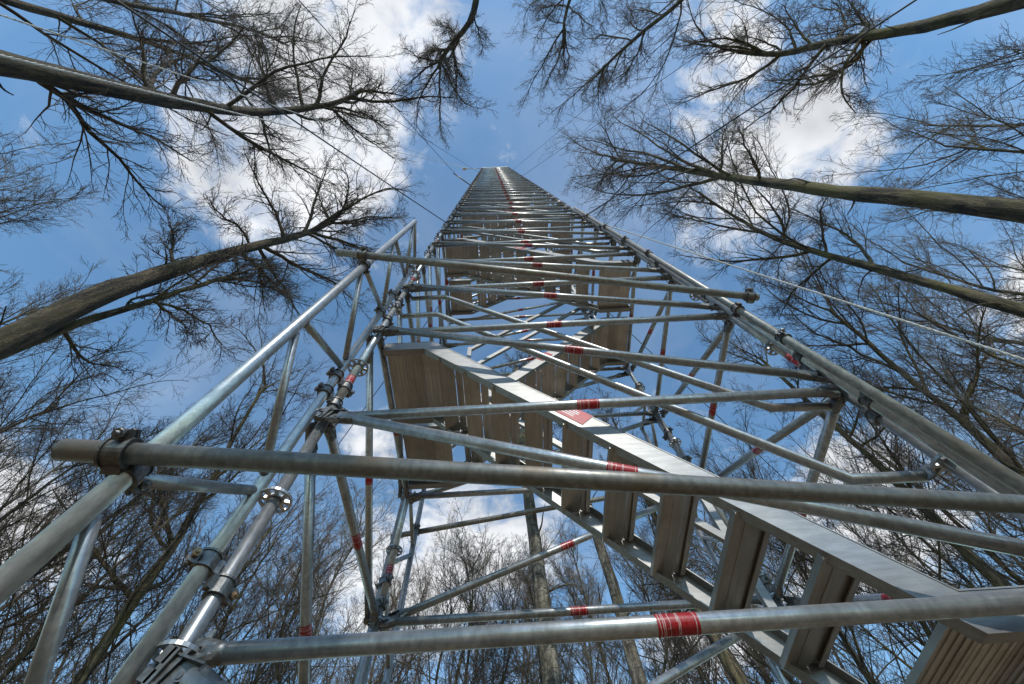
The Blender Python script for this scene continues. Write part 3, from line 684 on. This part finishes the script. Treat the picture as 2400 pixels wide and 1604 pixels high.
TD = {
'T1': ([[8.78,-0.02,-0.35],[8.79,-0.06,6.16],[8.8,-0.11,9.84],[8.71,-0.19,14.47],[8.42,-0.33,16.89],[7.84,-0.51,19.15],[6.85,-0.75,21.29]],
   [[[8.71,-0.19,14.47],[8.34,-0.58,16.79],[8.05,-1.6,20.24],[7.74,-2.49,23.16],[7.47,-3.17,24.39]],[[8.52,-0.28,15.98],[7.86,-0.97,18.33],[7.07,-1.17,22.13],[6.42,-1.92,24.83],[5.44,-1.63,25.61]],[[8.71,-0.19,14.47],[8.36,0.1,15.62],[7.59,0.78,18.38],[6.52,0.83,21.14],[5.24,0.26,23.23]],[[8.8,-0.14,12.07],[8.65,-0.59,12.36],[8.47,-1.2,13.11],[8.45,-1.7,13.45]]]),
'T2': ([[10.38,1.89,-0.35],[10.4,1.85,6.74],[10.41,1.83,8.71],[10.4,1.85,12.03],[10.31,1.71,14.26],[10.26,1.44,15.59],[9.97,1.07,16.75],[9.69,0.63,17.76]],
   [[[10.42,1.79,13.04],[10.47,1.15,13.52],[10.24,0.39,14.56],[10.06,-0.16,15.47]],[[10.4,1.85,12.03],[9.95,2.38,13.02],[9.01,2.67,13.89],[8.13,2.75,15.39]],[[10.41,1.83,11.21],[10.58,1.2,12.04],[10.71,0.6,12.31],[10.75,0.34,12.13]],[[10.31,1.71,14.26],[9.41,1.67,15.2],[8.67,1.51,16.54],[8.22,1.28,17.68]]]),
'T3': ([[11.89,-3.47,-0.35],[11.82,-3.74,9.82],[11.81,-3.78,10.56],[11.8,-3.84,12.59],[11.49,-4.03,14.47],[11.11,-4.0,16.31],[10.32,-4.43,17.48]],
   [[[11.65,-3.9,13.31],[11.5,-3.45,13.06],[11.07,-3.06,13.16],[10.57,-2.98,13.82],[9.92,-3.09,14.9]],[[11.5,-3.99,14.3],[10.82,-3.01,14.16],[10.07,-2.12,14.19],[9.36,-1.61,14.72]],[[11.11,-4.0,16.31],[10.38,-3.32,16.96],[9.64,-3.17,18.4],[8.96,-2.76,19.63]],[[11.31,-4.2,15.2],[11.37,-4.84,16.08],[11.19,-5.64,16.72]],[[11.65,-3.92,13.1],[11.86,-4.54,14.13],[11.95,-5.45,14.99]],[[11.65,-3.92,13.38],[10.93,-3.14,13.01],[10.54,-2.43,12.46],[10.6,-1.83,11.76]]]),
'T4': ([[-5.96,-2.78,-0.35],[-5.98,-2.63,7.07],[-5.99,-2.56,8.78],[-6.0,-2.55,11.89],[-5.79,-2.57,13.59],[-4.97,-2.93,15.53],[-4.38,-3.13,16.46],[-3.72,-3.62,17.12]],
   [[[-5.56,-2.67,14.22],[-6.03,-3.57,14.8],[-6.47,-4.45,15.6],[-6.56,-5.51,16.5]],[[-5.44,-2.75,14.87],[-5.56,-3.96,15.8],[-5.8,-5.26,16.6],[-5.46,-6.34,17.4]],[[-4.98,-2.91,15.54],[-4.81,-4.29,16.4],[-4.1,-5.15,17.2],[-3.76,-6.33,18.0]],[[-4.85,-2.98,16.01],[-4.51,-2.4,16.9],[-3.88,-1.79,17.8],[-3.18,-1.19,18.6]],[[-4.62,-3.06,16.22],[-3.87,-2.84,17.2],[-3.21,-2.27,18.2]],[[-6.56,-2.22,7.4],[-6.57,-2.13,8.23],[-6.53,-1.4,8.96],[-6.32,-0.75,9.14],[-6.09,-0.38,9.25]],[[-6.23,-2.37,7.53],[-6.29,-1.98,8.58],[-6.09,-1.91,9.39],[-5.73,-1.31,9.97]],[[-5.99,-2.55,9.56],[-6.16,-3.16,9.93],[-6.28,-3.76,10.25],[-6.3,-4.24,10.39]],[[-5.99,-2.55,10.39],[-5.78,-3.37,11.15],[-5.47,-3.89,12.04],[-5.1,-4.42,12.4]]]),
'T5': ([[-5.62,1.2,-0.35],[-5.72,0.87,5.3],[-5.77,0.7,6.66],[-5.77,0.7,8.57],[-5.74,0.81,10.98],[-5.59,0.92,12.75],[-5.32,0.99,14.35],[-5.14,0.82,16.01]],
   [[[-5.45,0.98,13.61],[-5.51,0.37,15.11],[-5.53,-0.46,16.21],[-5.46,-1.21,17.06]],[[-5.33,0.96,14.2],[-4.53,0.45,15.4],[-3.3,-0.18,16.6],[-2.51,0.1,17.6]],[[-5.74,0.81,10.98],[-5.98,0.34,11.33],[-6.31,-0.15,11.16],[-6.45,-0.42,11.25]],[[-5.73,0.84,11.81],[-5.02,1.72,12.26],[-4.21,2.41,12.56],[-3.38,3.05,12.18]],[[-5.44,1.01,13.91],[-4.47,1.57,14.6],[-3.68,2.25,15.3],[-2.54,2.65,16.0]],[[-5.58,0.94,12.46],[-5.91,0.12,13.26],[-6.14,-0.8,13.14],[-6.25,-1.53,13.01]],[[-5.77,0.7,8.57],[-6.2,0.43,9.09],[-6.49,0.16,9.8],[-6.64,-0.02,9.95]],[[-5.23,0.89,14.94],[-4.14,0.86,16.0],[-2.88,1.06,17.0]]]),
'T5b': ([[-6.27,1.07,-0.35],[-6.02,1.09,5.47],[-5.89,1.1,7.01],[-5.76,1.14,7.67],[-5.62,1.2,8.76],[-5.46,1.28,9.88]],
   [[[-5.76,1.14,7.67],[-5.53,1.42,8.14],[-5.22,1.83,8.15],[-4.96,2.31,8.07]],[[-5.76,1.13,7.58],[-5.49,1.52,7.79],[-5.33,1.86,7.78]],[[-5.62,1.2,8.76],[-5.47,0.92,9.73],[-5.14,1.14,10.55]]]),
'T6': ([[-9.52,-4.72,-0.35],[-9.5,-4.83,11.69],[-9.49,-4.88,14.52],[-9.32,-4.76,16.37],[-8.99,-4.48,18.09],[-8.46,-4.18,19.43]],
   [[[-9.49,-4.88,14.52],[-9.09,-5.09,16.2],[-8.53,-5.13,17.65]],[[-9.32,-4.76,16.37],[-8.88,-4.17,17.25],[-8.48,-3.37,17.81]]]),
'T6b': ([[-10.56,-4.98,-0.35],[-10.2,-5.8,14.55],[-10.01,-6.23,17.2],[-9.71,-6.41,19.09],[-9.1,-6.7,21.18],[-8.38,-6.35,22.65]],
   [[[-9.99,-6.28,17.6],[-9.31,-6.73,19.7],[-8.28,-7.63,22.66]],[[-9.71,-6.41,19.09],[-9.0,-6.03,20.02],[-8.48,-5.73,21.71]]]),
'T7': ([[1.31,-7.12,-0.35],[0.69,-6.28,17.0],[0.44,-5.94,18.5],[-0.28,-5.51,19.3],[-0.82,-5.37,19.8],[-1.1,-5.06,20.4]],
   [[[0.56,-6.0,18.0],[0.68,-5.62,18.4],[0.8,-5.2,18.8]],[[-1.1,-5.06,20.4],[-1.7,-4.34,21.0],[-2.39,-3.55,21.6],[-2.8,-2.47,22.3]],[[-1.07,-4.98,20.4],[-0.65,-4.18,21.3],[-0.34,-3.52,22.0],[0.59,-3.35,22.6]],[[-1.18,-4.94,20.6],[-2.07,-5.27,20.9],[-2.73,-5.77,21.2]],[[-1.24,-4.86,20.6],[-2.37,-4.54,21.0],[-3.1,-4.2,21.5]],[[-1.57,-4.5,20.9],[-1.6,-3.36,21.8],[-1.58,-2.23,22.5]]]),
'T8': ([[7.73,-6.68,-0.35],[7.34,-5.87,14.59],[7.14,-5.45,15.47],[6.59,-5.2,16.93],[5.97,-4.69,17.84],[5.41,-4.08,18.82]],
   [[[6.59,-5.2,16.93],[6.12,-4.06,17.15],[5.69,-3.61,17.79]],[[6.41,-5.1,17.3],[5.67,-5.4,18.11],[5.02,-5.5,19.68]],[[5.79,-4.59,18.38],[5.25,-3.96,20.05],[5.13,-3.37,20.76]]]),
'T9': ([[4.68,-8.27,-0.35],[4.4,-7.21,17.88],[4.27,-6.71,18.73],[4.15,-6.19,19.93],[4.31,-5.46,20.82]],
   [[[4.27,-6.71,18.73],[3.71,-6.57,20.7],[3.34,-6.42,23.42]],[[4.22,-6.15,20.34],[4.56,-4.97,20.06],[4.51,-4.45,21.91]],[[4.18,-6.41,19.12],[4.85,-5.39,17.44]]]),
'T10': ([[12.14,6.28,-0.35],[12.36,5.91,6.85],[12.61,5.5,8.49],[12.55,5.29,9.63],[12.46,5.14,10.11],[12.27,4.53,11.58],[12.12,4.16,12.57]],
   [[[12.46,5.14,10.11],[12.03,5.0,11.3],[11.55,4.93,12.55],[11.49,4.41,13.74]],[[12.64,5.43,9.08],[12.95,4.51,10.82],[13.16,3.64,11.47],[13.24,2.99,11.63]],[[12.57,5.57,8.23],[13.13,4.48,8.9],[13.32,3.63,9.46],[13.42,2.92,9.5]],[[12.33,4.76,10.94],[11.66,5.03,11.72],[11.11,5.36,12.45]]]),
'T12': ([[-7.85,8.75,-0.35],[-8.07,8.55,5.4],[-8.18,8.45,6.85],[-8.25,8.38,8.39],[-8.45,8.18,10.03],[-8.72,7.55,12.93],[-8.66,7.08,14.58]],
   [[[-8.25,8.38,8.39],[-9.43,7.47,9.9],[-10.28,6.55,11.26]],[[-8.18,8.45,6.85],[-9.79,7.59,7.88],[-11.24,6.63,8.88]],[[-8.45,8.18,10.03],[-7.92,7.87,11.36],[-7.24,7.68,12.46]]]),
'T13': ([[1.43,7.45,-0.35],[1.47,7.44,4.38],[1.5,7.43,6.02],[1.43,7.44,8.31],[1.44,7.32,10.82],[1.44,6.86,14.23]],
   []),
'T13b': ([[3.19,8.33,-0.35],[3.22,8.32,4.71],[3.24,8.31,6.7],[3.19,8.33,7.75],[3.19,8.21,9.91],[3.08,8.0,12.51],[3.09,7.76,16.01]],
   []),
'T14': ([[4.84,7.31,-0.35],[4.81,7.59,4.28],[4.78,7.86,5.09],[4.78,8.12,6.48],[4.95,8.31,8.43],[5.03,8.54,11.34]],
   []),
'T15': ([[10.5,7.59,-0.35],[10.7,7.34,5.04],[10.83,7.18,6.79],[10.93,7.06,8.63],[11.07,6.89,11.28],[10.98,6.58,13.79]],
   []),

}
META = {
'T1': ('oak_tree', 'straight bare tree whose trunk enters from the right edge above the middle', .20, .07, 'bark_moss', 'twig', dict(nlimb=8, t0=.6, llen=5.2, k2=17, k3=7, k4=4)),
'T2': ('bare_tree', 'slimmer bare tree entering from the right edge just below the big trunk', .16, .045, 'bark_moss', 'twig', dict(nlimb=9, t0=.55, llen=5.0, k2=17, k3=7, k4=4)),
'T3': ('gnarled_tree', 'gnarled bare tree arching in from the top right corner with crooked limbs', .27, .075, 'bark_moss', 'twig', dict(nlimb=7, t0=.7, llen=4.8, k2=17, k3=7, k4=4, jit=.17)),
'T4': ('oak_tree', 'thick dark bare tree sweeping in from the upper left edge', .225, .075, 'bark_oak', 'twig', dict(nlimb=8, t0=.55, llen=5.2, k2=17, k3=7, k4=4)),
'T5': ('oak_tree', 'thickest leaning bare tree rising from the left edge below the middle', .225, .075, 'bark_oak', 'twig', dict(nlimb=6, t0=.66, llen=4.8, k2=17, k3=7, k4=4)),
'T5b': ('young_tree', 'thin mossy stem running alongside the thickest left trunk', .10, .04, 'bark_moss', 'twig', dict(nlimb=4, t0=.6, llen=2.0, k2=14, k3=6, k4=4)),
'T6': ('bare_tree', 'slender dark bare tree in the top left corner above the thick trunk', .14, .05, 'bark_oak', 'twig', dict(nlimb=8, t0=.5, llen=5.0, k2=16, k3=7, k4=4)),
'T6b': ('bare_tree', 'slender bare tree highest in the top left corner, farther back', .13, .05, 'bark_oak', 'twig', dict(nlimb=7, t0=.55, llen=5.0, k2=16, k3=7, k4=4)),
'T7': ('broken_tree', 'bare tree bending down from the top middle with a broken stub', .20, .09, 'bark_oak', 'twig', dict(nlimb=5, t0=.9, lang=60, llen=2.8, k2=18, k3=8, k4=4, rmin=.0032)),
'T8': ('bare_tree', 'bare tree reaching down from the top edge right of the middle', .14, .05, 'bark_young', 'twig', dict(nlimb=6, t0=.75, llen=4.2, k2=17, k3=7, k4=4, rmin=.003)),
'T9': ('bare_tree', 'bare tree with wispy crown tips hanging at the top edge centre', .13, .05, 'bark_young', 'twig', dict(nlimb=6, t0=.8, llen=4.2, k2=17, k3=7, k4=4, rmin=.003)),
'T10': ('bare_tree', 'dark forked bare tree on the right behind the pair of upright tubes', .16, .05, 'bark_moss', 'twig', dict(nlimb=6, t0=.5, llen=4.8, k2=16, k3=7, k4=4)),
'T12': ('mossy_tree', 'yellow green mossy tree leaning across the lower left corner', .16, .05, 'bark_moss', 'twig', dict(nlimb=6, t0=.45, llen=4.8, k2=14, k3=6, k4=4)),
'T13': ('birch_tree', 'thick pale birch trunk seen under the stair left of centre', .19, .10, 'bark_birch', 'twig', dict(nlimb=6, t0=.65, llen=3.0, k2=13, k3=6, k4=3)),
'T13b': ('birch_tree', 'slimmer pale birch trunk seen under the stair right of the thick one', .165, .07, 'bark_birch', 'twig', dict(nlimb=6, t0=.6, llen=3.0, k2=13, k3=6, k4=3)),
'T14': ('mossy_tree', 'mossy tree trunk behind the lower end of the stair', .17, .06, 'bark_moss', 'twig', dict(nlimb=7, t0=.45, llen=3.2, k2=14, k3=6, k4=4)),
'T15': ('mossy_tree', 'mossy bare tree on the far right behind the lowest stair landing', .15, .05, 'bark_moss', 'twig', dict(nlimb=8, t0=.4, llen=3.4, k2=14, k3=6, k4=4)),
}
for i, (k, (nm, lab, r0, rt, bk_, tw, kw)) in enumerate(META.items()):
    make_tree(nm, lab, TD[k][0], r0, rt, TD[k][1], 100 + i, bk_, tw, **kw)

# the wood all around: a few grown models, each standing tree a copy of one
PROTO = []
for i in range(8):
    rng = np.random.default_rng(500 + i); H = 12.5 + 1.1 * i
    tr = [(0, 0, 0)] + [(rng.normal(0, .16) * z, rng.normal(0, .16) * z, z * H / 5) for z in (1, 2, 3, 4)]
    tr.append((tr[-1][0] + rng.normal(0, .3), tr[-1][1] + rng.normal(0, .3), H))
    pale = i in (2, 5, 3, 6)
    T, LP, sets = tree_geo(tr, .105 + .006 * i, .035, [], rng, nlimb=16 if not pale else 18, t0=.34, lang=40 if i not in (2, 5) else 30, llen=5.4 if i not in (2, 5) else 4.2, k2=11, k3=6, k4=3, rmin=.0044, up=.07, jit=.10)
    bk_ = 'bark_birch' if i == 2 else ('bark_moss' if i % 2 else 'bark_young')
    PROTO.append((polys_mesh('trunk', [T], bk_), polys_mesh('limbs', [(np.stack([a for a, b_ in LP]), np.stack([b_ for a, b_ in LP]), 5)], bk_),
                  polys_mesh('crown', sets, 'twig_pale' if pale else 'twig')))
rng = random.Random(11)
PH = [12.5 + 1.1 * i + 2.2 for i in range(8)]
SPOTS = []
def sector(b0, b1, rmin, rmax, n, protos, e0, e1, what, where):
    """n trees between two bearings, left to right; e0..e1: elevation in degrees of their tips as seen from the tower's foot"""
    for i in range(n):
        b_ = R(b0 + (b1 - b0) * (i + rng.uniform(.1, .9)) / n); rr = rng.uniform(rmin, rmax); p = rng.choice(protos)
        h = min(25, rr * math.tan(R(rng.uniform(e0, e1))))
        pos = ORD[i] + ' from the left' if i < n - 1 else 'the rightmost'
        SPOTS.append((CAM.x + rr * math.sin(b_), CAM.y + rr * math.cos(b_), p, h / PH[p], '%s %s, %s' % (what, where, pos), where))
sector(-18, 24, 14, 20, 9, [2, 5, 0], 33, 41, 'slender bare tree', 'beyond the tower under the lower stair')
sector(-24, 28, 20, 30, 19, [2, 5, 5, 3], 34, 42, 'thin pale tree', 'in the far row beyond the tower')
sector(-64, -22, 11, 17, 9, [0, 1, 3, 4, 6], 38, 47, 'bare tree', 'in the nearer wood at the lower left')
sector(-72, -20, 18, 30, 20, [3, 4, 6, 7], 30, 40, 'bare tree', 'far back in the wood at the lower left')
sector(28, 70, 12, 17, 8, [0, 1, 3, 4, 6], 38, 45, 'bare tree', 'in the nearer wood at the lower right')
sector(26, 76, 18, 30, 18, [3, 4, 6, 7], 30, 40, 'bare tree', 'far back in the wood at the lower right')
sector(-92, -70, 15, 22, 4, [3, 4, 6, 7], 41, 47, 'slim bare tree', 'at the left edge of the picture')
sector(70, 102, 15, 22, 6, [3, 4, 6, 7], 41, 49, 'slim bare tree', 'at the right edge of the picture')
sector(-130, -108, 18, 24, 3, [4, 6, 7], 44, 52, 'slim bare tree', 'at the top left behind the dark trunks')
for (x, y, p, s, lab, where) in SPOTS:
    nm = 'birch_tree' if p == 2 else 'bare_tree'
    o = thing(nm, lab, 'tree', (0, 0, 0), 'trees ' + where)
    o.matrix_local = Matrix.Translation((x, y, GZ)) @ Matrix.Rotation(rng.uniform(0, 6.28), 4, 'Z') @ Matrix.Rotation(R(rng.uniform(-3, 3)), 4, 'X') @ Matrix.Scale(s, 4)
    for n_, me in zip(('trunk', 'limbs', 'crown'), PROTO[p]): link(n_, me, o)
